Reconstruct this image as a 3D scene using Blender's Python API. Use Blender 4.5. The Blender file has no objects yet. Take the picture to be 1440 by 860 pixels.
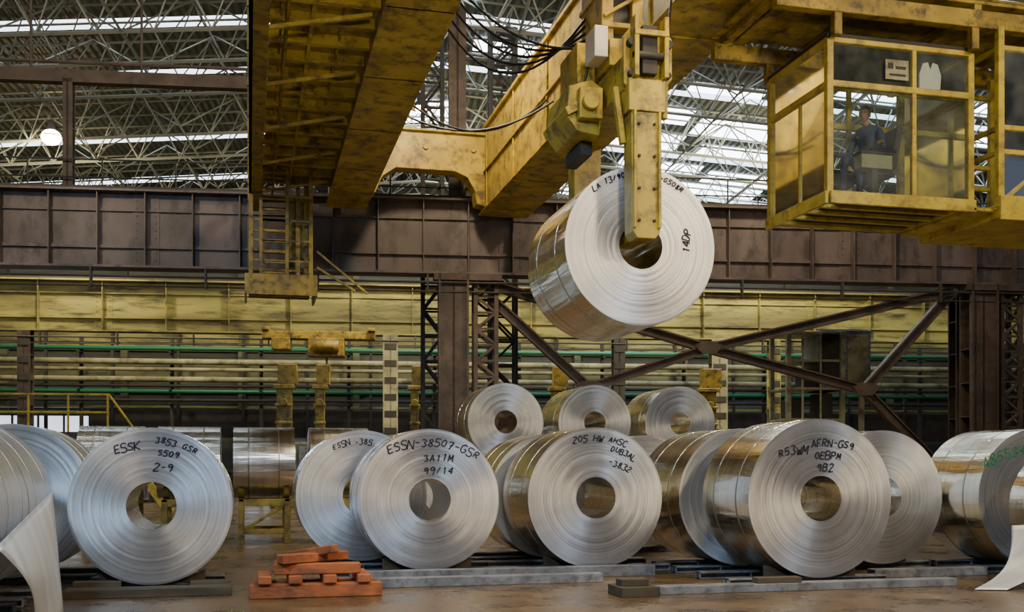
import bpy, bmesh, math, random
from mathutils import Vector, Matrix
random.seed(7)
D=bpy.data; C=bpy.context
BR=math.radians(-7.36)   # the runway / building bays stand slightly rotated to the coil rows

# ------------------------------------------------------------------ materials
def nt(name):
    m=D.materials.new(name); m.use_nodes=True
    n=m.node_tree; b=n.nodes['Principled BSDF']
    return m,n,b
def paint(name,col,col2=None,rough=.55,metal=0.,scale=2.5,dirt=(.05,.035,.02),amt=.55,bump=.15,stretch=(1,1,1)):
    m,n,b=nt(name); L=n.links.new
    if col2 is None: col2=tuple(c*.6 for c in col)
    tc=n.nodes.new('ShaderNodeTexCoord'); mp=n.nodes.new('ShaderNodeMapping'); mp.inputs['Scale'].default_value=stretch
    L(tc.outputs['Object'],mp.inputs[0])
    a=n.nodes.new('ShaderNodeTexNoise'); a.inputs['Scale'].default_value=scale; a.inputs['Detail'].default_value=6
    L(mp.outputs[0],a.inputs['Vector'])
    r=n.nodes.new('ShaderNodeValToRGB'); r.color_ramp.elements[0].position=.35; r.color_ramp.elements[1].position=.65
    r.color_ramp.elements[0].color=(*col2,1); r.color_ramp.elements[1].color=(*col,1); L(a.outputs[0],r.inputs[0])
    c=n.nodes.new('ShaderNodeTexNoise'); c.inputs['Scale'].default_value=scale*2.7; c.inputs['Detail'].default_value=9; c.inputs['Roughness'].default_value=.7
    L(mp.outputs[0],c.inputs['Vector'])
    r2=n.nodes.new('ShaderNodeValToRGB'); r2.color_ramp.elements[0].position=.48; r2.color_ramp.elements[1].position=.64
    r2.color_ramp.elements[0].color=(0,0,0,1); r2.color_ramp.elements[1].color=(amt,amt,amt,1); L(c.outputs[0],r2.inputs[0])
    mx=n.nodes.new('ShaderNodeMix'); mx.data_type='RGBA'
    L(r2.outputs[0],mx.inputs['Factor']); L(r.outputs[0],mx.inputs['A']); mx.inputs['B'].default_value=(*dirt,1)
    L(mx.outputs['Result'],b.inputs['Base Color'])
    b.inputs['Roughness'].default_value=rough; b.inputs['Metallic'].default_value=metal
    if bump:
        bp=n.nodes.new('ShaderNodeBump'); bp.inputs['Strength'].default_value=bump; bp.inputs['Distance'].default_value=.02
        L(c.outputs[0],bp.inputs['Height']); L(bp.outputs[0],b.inputs['Normal'])
    return m
def plain(name,col,rough=.5,metal=0.,emit=0.,ecol=None):
    m,n,b=nt(name); b.inputs['Base Color'].default_value=(*col,1); b.inputs['Roughness'].default_value=rough; b.inputs['Metallic'].default_value=metal
    if emit:
        b.inputs['Emission Color'].default_value=(*(ecol or col),1); b.inputs['Emission Strength'].default_value=emit
    return m
YEL=paint('crane_yellow',(.52,.38,.035),(.30,.21,.018),rough=.42,scale=1.3,dirt=(.06,.042,.016),amt=.85)
YEL2=paint('crane_yellow_grimy',(.38,.265,.025),(.18,.12,.013),rough=.5,scale=1.8,dirt=(.03,.022,.010),amt=.88)
YELC=paint('cab_yellow',(.60,.46,.05),(.40,.30,.03),rough=.4,scale=1.7,dirt=(.09,.06,.025),amt=.65)
RUST=paint('runway_purple_rust',(.125,.098,.100),(.060,.046,.044),rough=.55,scale=.7,dirt=(.024,.019,.015),amt=.85,stretch=(1,1,.5))
STEELB=paint('column_rust_brown',(.080,.055,.042),(.038,.026,.02),rough=.65,scale=1.5,dirt=(.015,.011,.008))
STEELD=paint('dark_steel',(.035,.033,.032),(.018,.017,.017),rough=.7,scale=2)
OLIVE=paint('olive_paint',(.32,.29,.085),(.12,.11,.038),rough=.6,scale=.5,dirt=(.03,.026,.014),amt=.92,stretch=(.4,1,2.5))
OLIVED=paint('olive_dark',(.14,.135,.06),(.05,.05,.025),rough=.6,scale=.5,dirt=(.02,.018,.012),amt=.8,stretch=(.4,1,3))
CREAM=paint('cream_paint',(.40,.38,.23),(.19,.18,.10),rough=.6,scale=.6,dirt=(.05,.04,.025),amt=.75)
GREYW=paint('wall_cladding_grey',(.10,.105,.09),(.04,.043,.036),rough=.8,scale=.4,dirt=(.02,.02,.016),stretch=(.3,1,3))
GREEN=plain('pipe_green',(.02,.15,.08),.45)
TRUSS=plain('truss_grey',(.18,.19,.165),.5)
BLUEG=paint('skid_blue_grey',(.23,.25,.285),(.12,.135,.16),rough=.45,scale=3,dirt=(.06,.045,.03),amt=.65)
ORANGE=paint('timber_orange',(.46,.14,.045),(.26,.07,.02),rough=.75,scale=4,dirt=(.09,.05,.03),amt=.75,stretch=(.3,1,1))
TIMB=paint('timber_dark',(.10,.08,.05),(.05,.04,.025),rough=.85,scale=4,stretch=(.3,1,1))
BLACK=plain('black_rubber',(.01,.01,.012),.5)
INK=plain('marker_ink',(.012,.012,.03),.6)
INKG=plain('marker_ink_green',(.01,.22,.08),.6)
WHITE=plain('white_enamel',(.6,.58,.52),.4)
LAMPE=plain('lamp_glow',(1,.8,.5),.4,0,40,(1,.74,.40))
SKYL=plain('skylight_panel',(.8,.85,.9),.4,0,4.2,(.76,.89,1.0))
SKYB=plain('skylight_panel_clear',(.8,.85,.9),.4,0,11,(.80,.91,1.0))
WIN=plain('window_daylight_glazing',(.7,.8,.9),.4,0,1.6,(.70,.84,1.0))

def coil_side(name,col,rough,metal=1,bs=.6):
    m,n,b=nt(name); L=n.links.new
    tc=n.nodes.new('ShaderNodeTexCoord'); sp=n.nodes.new('ShaderNodeSeparateXYZ'); L(tc.outputs['Object'],sp.inputs[0])
    no=n.nodes.new('ShaderNodeTexNoise'); no.noise_dimensions='1D'; no.inputs['Scale'].default_value=9; no.inputs['Detail'].default_value=7
    L(sp.outputs['Y'],no.inputs['W'])
    mr=n.nodes.new('ShaderNodeMapRange'); mr.inputs['To Min'].default_value=rough*.7; mr.inputs['To Max'].default_value=rough*1.45
    L(no.outputs[0],mr.inputs['Value']); L(mr.outputs[0],b.inputs['Roughness'])
    r=n.nodes.new('ShaderNodeValToRGB'); r.color_ramp.elements[0].position=.3;r.color_ramp.elements[1].position=.65
    r.color_ramp.elements[0].color=(*[c*.8 for c in col],1); r.color_ramp.elements[1].color=(*col,1)
    L(no.outputs[0],r.inputs[0]); L(r.outputs[0],b.inputs['Base Color'])
    mp=n.nodes.new('ShaderNodeMapping'); mp.inputs['Scale'].default_value=(1,.1,1); L(tc.outputs['Object'],mp.inputs[0])
    n2=n.nodes.new('ShaderNodeTexNoise'); n2.inputs['Scale'].default_value=6; n2.inputs['Detail'].default_value=3; L(mp.outputs[0],n2.inputs['Vector'])
    bp=n.nodes.new('ShaderNodeBump'); bp.inputs['Strength'].default_value=bs; bp.inputs['Distance'].default_value=.03; L(n2.outputs[0],bp.inputs['Height']); L(bp.outputs[0],b.inputs['Normal'])
    b.inputs['Metallic'].default_value=metal
    return m
def coil_face(name,col):
    m,n,b=nt(name); L=n.links.new
    tc=n.nodes.new('ShaderNodeTexCoord')
    vm=n.nodes.new('ShaderNodeVectorMath'); vm.operation='MULTIPLY'; vm.inputs[1].default_value=(1,0,1); L(tc.outputs['Object'],vm.inputs[0])
    ln=n.nodes.new('ShaderNodeVectorMath'); ln.operation='LENGTH'; L(vm.outputs[0],ln.inputs[0])
    oi=n.nodes.new('ShaderNodeObjectInfo'); a0=n.nodes.new('ShaderNodeMath'); a0.operation='MULTIPLY_ADD'; L(oi.outputs['Random'],a0.inputs[0]); a0.inputs[1].default_value=20; L(ln.outputs['Value'],a0.inputs[2])
    no=n.nodes.new('ShaderNodeTexNoise'); no.noise_dimensions='1D'; no.inputs['Scale'].default_value=30; no.inputs['Detail'].default_value=8; no.inputs['Roughness'].default_value=.78
    L(a0.outputs[0],no.inputs['W'])
    n2=n.nodes.new('ShaderNodeTexNoise'); n2.inputs['Scale'].default_value=1.8; n2.inputs['Detail'].default_value=6; L(tc.outputs['Object'],n2.inputs['Vector'])
    ad=n.nodes.new('ShaderNodeMath'); ad.operation='MULTIPLY_ADD'; L(n2.outputs[0],ad.inputs[0]); ad.inputs[1].default_value=.5; L(no.outputs[0],ad.inputs[2])
    r=n.nodes.new('ShaderNodeValToRGB'); r.color_ramp.elements[0].position=.55;r.color_ramp.elements[1].position=.92
    r.color_ramp.elements[0].color=(*[c*.5 for c in col],1); r.color_ramp.elements[1].color=(*col,1)
    L(ad.outputs[0],r.inputs[0]); L(r.outputs[0],b.inputs['Base Color'])
    mr=n.nodes.new('ShaderNodeMapRange'); mr.inputs['To Min'].default_value=.30; mr.inputs['To Max'].default_value=.55; L(n2.outputs[0],mr.inputs['Value']); L(mr.outputs[0],b.inputs['Roughness'])
    bp=n.nodes.new('ShaderNodeBump'); bp.inputs['Strength'].default_value=.4; bp.inputs['Distance'].default_value=.004; L(no.outputs[0],bp.inputs['Height']); L(bp.outputs[0],b.inputs['Normal'])
    b.inputs['Metallic'].default_value=.88; b.inputs['Anisotropic'].default_value=.8
    tg=n.nodes.new('ShaderNodeTangent'); tg.direction_type='RADIAL'; tg.axis='Y'; L(tg.outputs[0],b.inputs['Tangent'])
    return m
CS=coil_side('aluminum_rolled_surface',(.88,.87,.85),.19)
CSW=coil_side('aluminum_rolled_lit',(.82,.85,.90),.34,.8,.45)  # lit copy of the rolled metal, bluish-white brightness put into the colour
CSG=coil_side('aluminum_gold_reflection_tint',(.85,.78,.62),.19)  # same metal, gold reflection of the yellow surroundings tinted into the colour
CF=coil_face('aluminum_coil_edge',(.74,.75,.78))
STRAP=plain('steel_strap',(.35,.32,.28),.35,1)

def glass():
    m=D.materials.new('cab_glass'); m.use_nodes=True; n=m.node_tree; n.nodes.clear(); L=n.links.new
    o=n.nodes.new('ShaderNodeOutputMaterial'); mx=n.nodes.new('ShaderNodeMixShader'); t=n.nodes.new('ShaderNodeBsdfTransparent'); g=n.nodes.new('ShaderNodeBsdfGlossy')
    t.inputs[0].default_value=(.80,.88,.88,1); g.inputs['Roughness'].default_value=.05; f=n.nodes.new('ShaderNodeFresnel'); f.inputs[0].default_value=1.6
    g.inputs['Color'].default_value=(.9,.95,1,1)
    L(f.outputs[0],mx.inputs[0]); L(t.outputs[0],mx.inputs[1]); L(g.outputs[0],mx.inputs[2])
    m2=n.nodes.new('ShaderNodeMixShader'); df=n.nodes.new('ShaderNodeBsdfDiffuse'); df.inputs[0].default_value=(.6,.66,.66,1)
    nz=n.nodes.new('ShaderNodeTexNoise'); nz.inputs['Scale'].default_value=2; nz.inputs['Detail'].default_value=6; tc=n.nodes.new('ShaderNodeTexCoord'); L(tc.outputs['Object'],nz.inputs['Vector'])
    mr=n.nodes.new('ShaderNodeMapRange'); mr.inputs['From Min'].default_value=.4; mr.inputs['From Max'].default_value=.8; mr.inputs['To Min'].default_value=.02; mr.inputs['To Max'].default_value=.16; L(nz.outputs[0],mr.inputs['Value'])
    L(mr.outputs[0],m2.inputs[0]); L(mx.outputs[0],m2.inputs[1]); L(df.outputs[0],m2.inputs[2]); L(m2.outputs[0],o.inputs[0]); return m
GLASS=glass()

def floor_mat():
    m,n,b=nt('floor_concrete'); L=n.links.new
    tc=n.nodes.new('ShaderNodeTexCoord')
    a=n.nodes.new('ShaderNodeTexNoise'); a.inputs['Scale'].default_value=.8; a.inputs['Detail'].default_value=11; a.inputs['Roughness'].default_value=.75; L(tc.outputs['Object'],a.inputs['Vector'])
    r=n.nodes.new('ShaderNodeValToRGB'); r.color_ramp.elements[0].position=.36;r.color_ramp.elements[1].position=.66
    r.color_ramp.elements[0].color=(.045,.028,.014,1); r.color_ramp.elements[1].color=(.20,.125,.055,1); L(a.outputs[0],r.inputs[0]); L(r.outputs[0],b.inputs['Base Color'])
    r3=n.nodes.new('ShaderNodeMapRange'); r3.inputs['From Min'].default_value=.3; r3.inputs['From Max'].default_value=.7; r3.inputs['To Min'].default_value=.12; r3.inputs['To Max'].default_value=.5; L(a.outputs[0],r3.inputs['Value']); L(r3.outputs[0],b.inputs['Roughness'])
    return m
FLOOR=floor_mat()
def roof_mat():
    m,n,b=nt('roof_corrugated'); L=n.links.new
    tc=n.nodes.new('ShaderNodeTexCoord'); w=n.nodes.new('ShaderNodeTexWave'); w.inputs['Scale'].default_value=1.1; w.bands_direction='X'; L(tc.outputs['Object'],w.inputs['Vector'])
    r=n.nodes.new('ShaderNodeValToRGB'); r.color_ramp.elements[0].color=(.05,.055,.048,1); r.color_ramp.elements[1].color=(.14,.15,.125,1); L(w.outputs[0],r.inputs[0])
    L(r.outputs[0],b.inputs['Base Color']); b.inputs['Roughness'].default_value=.5
    bp=n.nodes.new('ShaderNodeBump'); bp.inputs['Distance'].default_value=.06; L(w.outputs[0],bp.inputs['Height']); L(bp.outputs[0],b.inputs['Normal'])
    return m
ROOF=roof_mat()

# ------------------------------------------------------------------ mesh helpers
def box(bm,x0,x1,y0,y1,z0,z1,mi=0):
    vs=[bm.verts.new(p) for p in [(x0,y0,z0),(x1,y0,z0),(x1,y1,z0),(x0,y1,z0),(x0,y0,z1),(x1,y0,z1),(x1,y1,z1),(x0,y1,z1)]]
    for f in [(3,2,1,0),(4,5,6,7),(0,1,5,4),(1,2,6,5),(2,3,7,6),(3,0,4,7)]:
        fc=bm.faces.new([vs[i] for i in f]); fc.material_index=mi
def frame(p,q,up=(0,0,1)):
    p=Vector(p);q=Vector(q);d=(q-p).normalized();u=Vector(up)
    if abs(d.dot(u))>.98:u=Vector((0,1,0))
    s=d.cross(u).normalized();t=s.cross(d).normalized();return p,q,d,s,t
def bar(bm,p,q,w,h=None,mi=0,off=(0,0),up=(0,0,1)):
    h=h or w;p,q,d,s,t=frame(p,q,up);o=s*off[0]+t*off[1]
    vs=[bm.verts.new(e+o+s*a*w/2+t*b*h/2) for e in (p,q) for a,b in ((-1,-1),(1,-1),(1,1),(-1,1))]
    for f in [(0,1,2,3),(7,6,5,4),(0,4,5,1),(1,5,6,2),(2,6,7,3),(3,7,4,0)]:
        fc=bm.faces.new([vs[i] for i in f]); fc.material_index=mi
def tube(bm,p,q,r,n=8,mi=0,r2=None):
    r2=r if r2 is None else r2
    p,q,d,s,t=frame(p,q);A=[];B=[]
    for i in range(n):
        a=2*math.pi*i/n;v=s*math.cos(a)+t*math.sin(a);A.append(bm.verts.new(p+v*r));B.append(bm.verts.new(q+v*r2))
    for i in range(n):
        f=bm.faces.new((A[i],A[(i+1)%n],B[(i+1)%n],B[i]));f.material_index=mi;f.smooth=n>6
    bm.faces.new(A[::-1]).material_index=mi;bm.faces.new(B).material_index=mi
def ibeam(bm,p,q,h,b,tf=.04,tw=.03,mi=0):
    bar(bm,p,q,tw,h-2*tf,mi);bar(bm,p,q,b,tf,mi,(0,h/2-tf/2));bar(bm,p,q,b,tf,mi,(0,-h/2+tf/2))
def path(bm,pts,r,n=6,mi=0):
    for a,b in zip(pts,pts[1:]):tube(bm,a,b,r,n,mi)
def prism(bm,pts,y0,y1,mi=0):   # polygon in xz extruded along y
    A=[bm.verts.new((x,y0,z)) for x,z in pts];B=[bm.verts.new((x,y1,z)) for x,z in pts];n=len(pts)
    bm.faces.new(A).material_index=mi;bm.faces.new(B[::-1]).material_index=mi
    for i in range(n):bm.faces.new((A[i],B[i],B[(i+1)%n],A[(i+1)%n])).material_index=mi
def obj(name,bm,mats,loc=(0,0,0),rz=0,parent=None,bevel=0):
    bmesh.ops.recalc_face_normals(bm,faces=bm.faces)
    me=D.meshes.new(name);bm.to_mesh(me);bm.free()
    for m in mats:me.materials.append(m)
    o=D.objects.new(name,me);C.collection.objects.link(o);o.location=loc;o.rotation_euler[2]=rz
    if parent:o.parent=parent
    if bevel:
        b=o.modifiers.new('bevel','BEVEL');b.width=bevel;b.segments=1;b.limit_method='ANGLE'
    return o
def empty(name,loc=(0,0,0),rz=0):
    o=D.objects.new(name,None);C.collection.objects.link(o);o.location=loc;o.rotation_euler[2]=rz;o.empty_display_size=.3;return o
N=bmesh.new

# ------------------------------------------------------------------ camera
cam=D.cameras.new('camera');co=D.objects.new('camera',cam);C.collection.objects.link(co)
co.location=(0,0,1.55);co.rotation_euler=(math.radians(90),0,math.radians(-13.86))
cam.lens=37.5;cam.sensor_width=36;cam.shift_y=.15625;cam.clip_end=300
C.scene.camera=co

# ------------------------------------------------------------------ room shell
bm=N();box(bm,-40,50,-12,60,-.3,0);obj('floor',bm,[FLOOR],rz=BR)
RZ=lambda u:17.0-.075*abs(u-1.5)
V0,V1=-8,58
strips=[(2,2.8),(11,11.9),(20,20.8),(30.5,31.3),(36.2,37.0),(40.8,41.35),(48.6,49.3),(55,56)]
def roofquad(bm,u0,u1,v0,v1,mi,dz=0):
    n=[bm.verts.new((u,v,RZ(u)+dz)) for u,v in((u0,v0),(u1,v0),(u1,v1),(u0,v1))];bm.faces.new(n).material_index=mi
bm=N();v=V0
for a,b in strips+[(V1,V1)]:
    for (p,q) in((-40,1.5),(1.5,40)):
        roofquad(bm,p,q,v,a,0)
        if b>a:roofquad(bm,p,q,a,b,1)
    v=b
# clear translucent sheets let into the far bay roof
for (p,q,a,b) in[(9.5,12.5,42.6,44.6),(13,16.5,43.5,45.8),(10,13,46,48.2),(14,19,46.8,48.4),(11,15,50,51.8),(15.5,20,50.6,52.6),(12,19,53,54.8),(8.5,11,38,39.6),(9,15,56.2,57.5),(11.5,14.5,39.8,40.7),(-.2,2.8,33,35),(-.5,1.4,42,44),(0,2.8,45,48),(1.5,6,50,53),(3,6.5,38,39.2),(17,25,38.5,39.8),(21,28,42,43.4),(15,18,34,35.2),(20,24,33,34.4)]:
    for (s,t) in((p,min(q,1.5)),(max(p,1.5),q)):
        if t>s:roofquad(bm,s,t,a,b,2,-.03)
obj('ceiling',bm,[ROOF,SKYL,SKYB],rz=BR)
# trusses
bm=N()
for v in [6,13,20,27,33,35.5,38.5,43,46,51.5,54]:
    dz=1.6;u=-30;st=1.7;k=0
    while u<32:
        a=Vector((u,v-.7,RZ(u)-.15));a2=Vector((u,v+.7,RZ(u)-.15));c=Vector((u+st/2,v,RZ(u+st/2)-.15-dz));e=Vector((u+st,v-.7,RZ(u+st)-.15));e2=Vector((u+st,v+.7,RZ(u+st)-.15));g=Vector((u+st*1.5,v,RZ(u+st*1.5)-.15-dz))
        for s,t in((a,c),(a2,c),(c,e),(c,e2),(a,a2)):tube(bm,s,t,.03,4)
        tube(bm,a,e,.045,4);tube(bm,a2,e2,.045,4);tube(bm,c,g,.065,4);u+=st
for u in range(-28,32,4):
    tube(bm,(u,V0,RZ(u)-1.75),(u,V1,RZ(u)-1.75),.05,4)
    for v in range(30,56,3):
        tube(bm,(u,v,RZ(u)-1.75),(u+2,v+1.5,RZ(u+2)-.15),.03,4);tube(bm,(u+4,v,RZ(u+4)-1.75),(u+2,v+1.5,RZ(u+2)-.15),.03,4)
        tube(bm,(u,v+3,RZ(u)-1.75),(u+2,v+1.5,RZ(u+2)-.15),.03,4)
obj('roof_truss',bm,[TRUSS],rz=BR)
# far wall with girts
bm=N();box(bm,-40,40,58,58.3,0,17,0)
for z in [1.2,3.2,4.3,5.4,6.5,7.6,8.7,10.5,12.5,14.5]:box(bm,-40,40,57.8,58,z,z+.18,1)
for u in range(-38,40,6):box(bm,u,u+.35,57.6,58,0,17,1)
obj('wall_far',bm,[GREYW,OLIVED],rz=BR)
def window(name,u0,u1,z0,z1,v,n):
    bm=N();box(bm,u0,u1,v-.02,v,z0,z1,0)
    for i in range(n+1):x=u0+(u1-u0)*i/n;box(bm,x-.05,x+.05,v-.1,v-.02,z0,z1,1)
    for z in(z0,(z0+z1)/2,z1):box(bm,u0,u1,v-.1,v-.02,z-.05,z+.05,1)
    obj(name,bm,[WIN,STEELD],rz=BR)
window('window_1',-27,-15.5,.8,4.2,57.5,9);window('window_2',-8,-2,1.0,2.6,57.5,5);window('window_3',16,22,1.0,2.6,57.5,5)
bm=N();box(bm,-40.3,-40,-12,58,0,14)
for v in range(-10,58,6):box(bm,-40,-39.7,v,v+.4,0,14)
obj('wall_left',bm,[GREYW],rz=BR)
bm=N();box(bm,40,40.3,-12,58,0,14)
for v in range(-10,58,6):box(bm,39.7,40,v,v+.4,0,14)
obj('wall_right',bm,[GREYW],rz=BR)

# ------------------------------------------------------------------ runway girders
def runway(name,v,mats,z0=6.9,z1=9.0,st=1.25,cap=True):
    bm=N();u0,u1=-32,34
    box(bm,u0,u1,v-.03,v+.03,z0,z1);box(bm,u0,u1,v-.38,v+.38,z1-.06,z1);box(bm,u0,u1,v-.33,v+.33,z0,z0+.06)
    box(bm,u0,u1,v-.06,v+.06,z1,z1+.14,1)
    box(bm,u0,u1,v-.12,v-.03,z0+.55,z0+.63)
    box(bm,u0,u1,v-.10,v-.03,z1-.55,z1-.49)
    u=u0+.4;i=0
    while u<u1:
        box(bm,u,u+.03,v-.3,v-.03,z0+.06,z1-.06)
        if i%4==0:
            box(bm,u-.35,u+.35,v-.05,v-.03,z0+.06,z1-.06)
            for zz in range(9):
                for s in(-.25,.25):tube(bm,(u+s,v-.07,z0+.25+zz*.2),(u+s,v-.03,z0+.25+zz*.2),.025,5)
        i+=1;u+=st
    if cap:
        path(bm,[(u0,v-.35,z0-.25),(u1,v-.35,z0-.25)],.035,6,1);path(bm,[(u0,v-.3,z0-.5),(u1,v-.3,z0-.5)],.025,6,1)
        for u in range(-32,34,3):box(bm,u,u+.05,v-.4,v-.25,z0-.55,z0,1)
    return obj(name,bm,mats,rz=BR)
runway('crane_runway_girder',30,[RUST,STEELD])
runway('crane_runway_girder',45,[OLIVE,STEELD],z0=7.0,z1=9.1,st=2.5)
bm=N()
for u in range(-32,34,2):tube(bm,(u,30.9,9.05),(u,30.9,10.1),.025,5)
for z in(9.6,10.1):tube(bm,(-32,30.9,z),(34,30.9,z),.025,5)
box(bm,-32,34,30.4,31,9.0,9.05)
obj('gallery_handrail',bm,[STEELD],rz=BR)

# ------------------------------------------------------------------ columns
def hcolumn(bm,u,v,z0,z1,w,d):
    box(bm,u-w/2,u+w/2,v-d/2,v-d/2+.05,z0,z1);box(bm,u-w/2,u+w/2,v+d/2-.05,v+d/2,z0,z1);box(bm,u-.03,u+.03,v-d/2,v+d/2,z0,z1)
    for z in range(int(z0)+1,int(z1)):box(bm,u-w/2,u+w/2,v-d/2+.05,v+d/2-.05,z,z+.03)
def lattice(bm,u0,u1,v0,v1,z0,z1,st,w=.09,mi=0):
    for u in(u0,u1):
        for v in(v0,v1):bar(bm,(u,v,z0),(u,v,z1),w,w,mi)
    z=z0;s=1
    while z<z1-.01:
        e=min(z+st,z1)
        for v in(v0,v1):
            bar(bm,(u0,v,z) if s>0 else (u1,v,z),(u1,v,e) if s>0 else (u0,v,e),w*.6,w*.6,mi);bar(bm,(u0,v,e),(u1,v,e),w*.5,w*.5,mi)
        for u in(u0,u1):bar(bm,(u,v0,z) if s>0 else(u,v1,z),(u,v1,e) if s>0 else(u,v0,e),w*.6,w*.6,mi)
        z=e;s=-s
for u in(1.75,17.4,-15.2,33):
    bm=N();hcolumn(bm,u,30,0,6.9,.85,.6)
    box(bm,u-.42,u-.36,29.6,29.7,0,6.9);box(bm,u+.36,u+.42,29.6,29.7,0,6.9)
    lattice(bm,u+.62,u+1.2,29.8,30.4,0,6.9,.45,.12)
    box(bm,u-.6,u+1.4,29.5,30.5,0,.12);box(bm,u-.55,u+1.35,29.6,30.4,6.72,6.9)
    hcolumn(bm,u+.2,31.4,0,15,.5,.5)
    obj('steel_column',bm,[STEELB],rz=BR)
bm=N();hcolumn(bm,-8.98,31.2,9.05,12.4,.26,.3);box(bm,-32,.7,31.05,31.35,12.3,12.65)
tube(bm,(-32,31.2,12.9),(.7,31.2,12.9),.05,6)
for u in range(-31,1,3):tube(bm,(u,31.2,12.6),(u,31.2,15),.04,5)
obj('roof_post',bm,[STEELB],rz=BR)
bm=N();lattice(bm,1.0,1.6,33,33.6,0,15.6,.8,.12);obj('lattice_post',bm,[STEELD],rz=BR)
bm=N();lattice(bm,3.2,4.0,34,34.6,0,15.6,.8,.12);obj('lattice_post',bm,[STEELD],rz=BR)
for px,mat,w in((-14.6,STEELB,.5),(0.0,CREAM,.62),(9.7,STEELD,.5),(14.1,CREAM,.7),(16.6,OLIVE,.45),(-28,STEELB,.5),(27,STEELB,.5)):
    bm=N();hcolumn(bm,px,44.9,0,7.0,w,.5)
    for k in range(9):box(bm,px-w*.4,px+w*.4,44.62,44.66,.8+k*.7,1.05+k*.7,1)
    obj('bay_column',bm,[mat,STEELD],rz=BR)
# portal bracing
bm=N();V=30
P={k:Vector((a,V,b)) for k,(a,b) in dict(TL=(2.5,6.75),A=(5.62,3.78),C=(9.11,4.95),B=(13.84,3.79),TR=(16.6,6.75),TL2=(2.9,6.2),BR_=(16.7,1.0),BL=(3.0,1.0)).items()}
for a,b in(('TL','C'),('TL2','A'),('A','C'),('C','TR'),('C','B'),('B','TR'),('B','BR_'),('A','BL')):
    ibeam(bm,P[a],P[b],.27,.24,.05,.05)
for k in'ABC':
    c=P[k];prism(bm,[(c.x-.42,c.z+.08),(c.x-.2,c.z-.18),(c.x+.2,c.z-.18),(c.x+.42,c.z+.08),(c.x+.15,c.z+.2),(c.x-.15,c.z+.2)],V-.15,V-.12)
obj('portal_bracing',bm,[STEELB],rz=BR)

# ------------------------------------------------------------------ far bay: pipe rack, galleries, machinery
bm=N()
for z,r,mi in((6.9,.10,0),(4.95,.10,0),(6.3,.14,1),(5.95,.09,1),(5.5,.13,1),(5.2,.07,2),(4.55,.07,2)):
    tube(bm,(-34,50,z),(36,50,z),r,10,mi)
for u in range(-34,37,4):
    box(bm,u,u+.15,50.2,50.35,0,7.4,2);
    for z in(4.4,5.05,5.8,6.75):box(bm,u,u+.12,49.8,50.3,z-.05,z,2)
obj('pipe_rack',bm,[GREEN,CREAM,STEELD],rz=BR)
bm=N()
box(bm,-34,36,52,52.1,7.4,8.2,0);box(bm,-34,36,52,52.1,5.6,6.4,1);box(bm,-14,36,51.9,52.1,2.9,4.2,2);box(bm,-34,36,51.8,52.4,4.3,4.4,0);box(bm,-34,36,51.8,52.4,7.2,7.3,0)
for u in range(-34,36,3):
    box(bm,u,u+.12,51.7,51.9,0,8.3,2)
    tube(bm,(u+1,51.8,8.2),(u+1,51.8,9.2),.04,5,1)
tube(bm,(-34,51.8,9.2),(36,51.8,9.2),.04,5,1)
obj('pipe_gallery',bm,[OLIVE,OLIVED,STEELD],rz=BR)
# floor-standing switchgear along the far bay
for u in(-12,-9.5,-5.2,4,8,11,19,22):
    bm=N();box(bm,u,u+1.8,47,47.8,0,2.5,0)
    for i in range(3):box(bm,u+.05+i*.6,u+.55+i*.6,46.96,47,.1,2.4,1)
    box(bm,u,u+1.8,47.05,47.75,2.5,2.6,1);obj('switchgear_cabinet',bm,[OLIVED,BLUEG],bevel=.01,rz=BR)
# yellow machinery stands in far bay
for u,w in((-3.9,.55),(-2.6,.35),(.9,.3),(12.2,.6),(6.3,.4)):
    bm=N()
    box(bm,u-w/2,u+w/2,40,40.4,0,4.4);box(bm,u-w/2-.12,u+w/2+.12,39.9,40.5,4.4,4.55);box(bm,u-w/2+.05,u+w/2+.2,39.95,40.45,4.55,5.3)
    for k in range(6):box(bm,u-w/2-.05,u+w/2+.05,39.94,40,.5+k*.65,.6+k*.65)
    tube(bm,(u,39.8,3.9),(u,40,3.9),.14,12);box(bm,u-w/2-.2,u+w/2+.2,39.8,40.6,0,.3)
    obj('mill_stand',bm,[YEL2],bevel=.02,rz=BR)
bm=N();box(bm,-5.0,-.6,42.5,43,6.55,6.85);box(bm,-4.6,-3.9,42.2,43.2,6.1,6.55);box(bm,-3.2,-1.8,42.2,43.2,5.85,6.55);tube(bm,(-2.5,42.7,5.0),(-2.5,42.7,5.85),.05,8);box(bm,-2.65,-2.35,42.6,42.8,4.9,5.1)
for u in(-5,-.9):box(bm,u,u+.3,42.3,44.5,6.85,6.98)
tube(bm,(-3.0,42.0,6.2),(-2.0,42.0,6.2),.22,14)
obj('maintenance_hoist',bm,[YEL2],bevel=.02,rz=BR)
bm=N();box(bm,-18,-8.6,34,36,2.4,2.6,1)
for u in[-18+i*1.17 for i in range(9)]:
    tube(bm,(u,34,2.6),(u,34,3.75),.035,6)
for z in(3.2,3.75):tube(bm,(-18,34,z),(-8.6,34,z),.035,6)
for u in(-17,-13,-9):box(bm,u,u+.2,34.2,34.4,0,2.4,1)
bar(bm,(-8.6,34.2,2.5),(-6.8,34.2,0.1),.12,.25,0);tube(bm,(-8.6,34,3.75),(-6.8,34,1.2),.035,6);tube(bm,(-6.8,34,1.2),(-6.8,34,0),.035,6)
obj('platform_railing',bm,[YELC,STEELB],rz=BR)
bm=N()
box(bm,12.6,12.75,32.9,33.05,0,5.9);box(bm,14.4,14.55,32.9,33.05,0,5.9);box(bm,12.6,12.75,34.4,34.55,0,5.9);box(bm,14.4,14.55,34.4,34.55,0,5.9)
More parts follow.
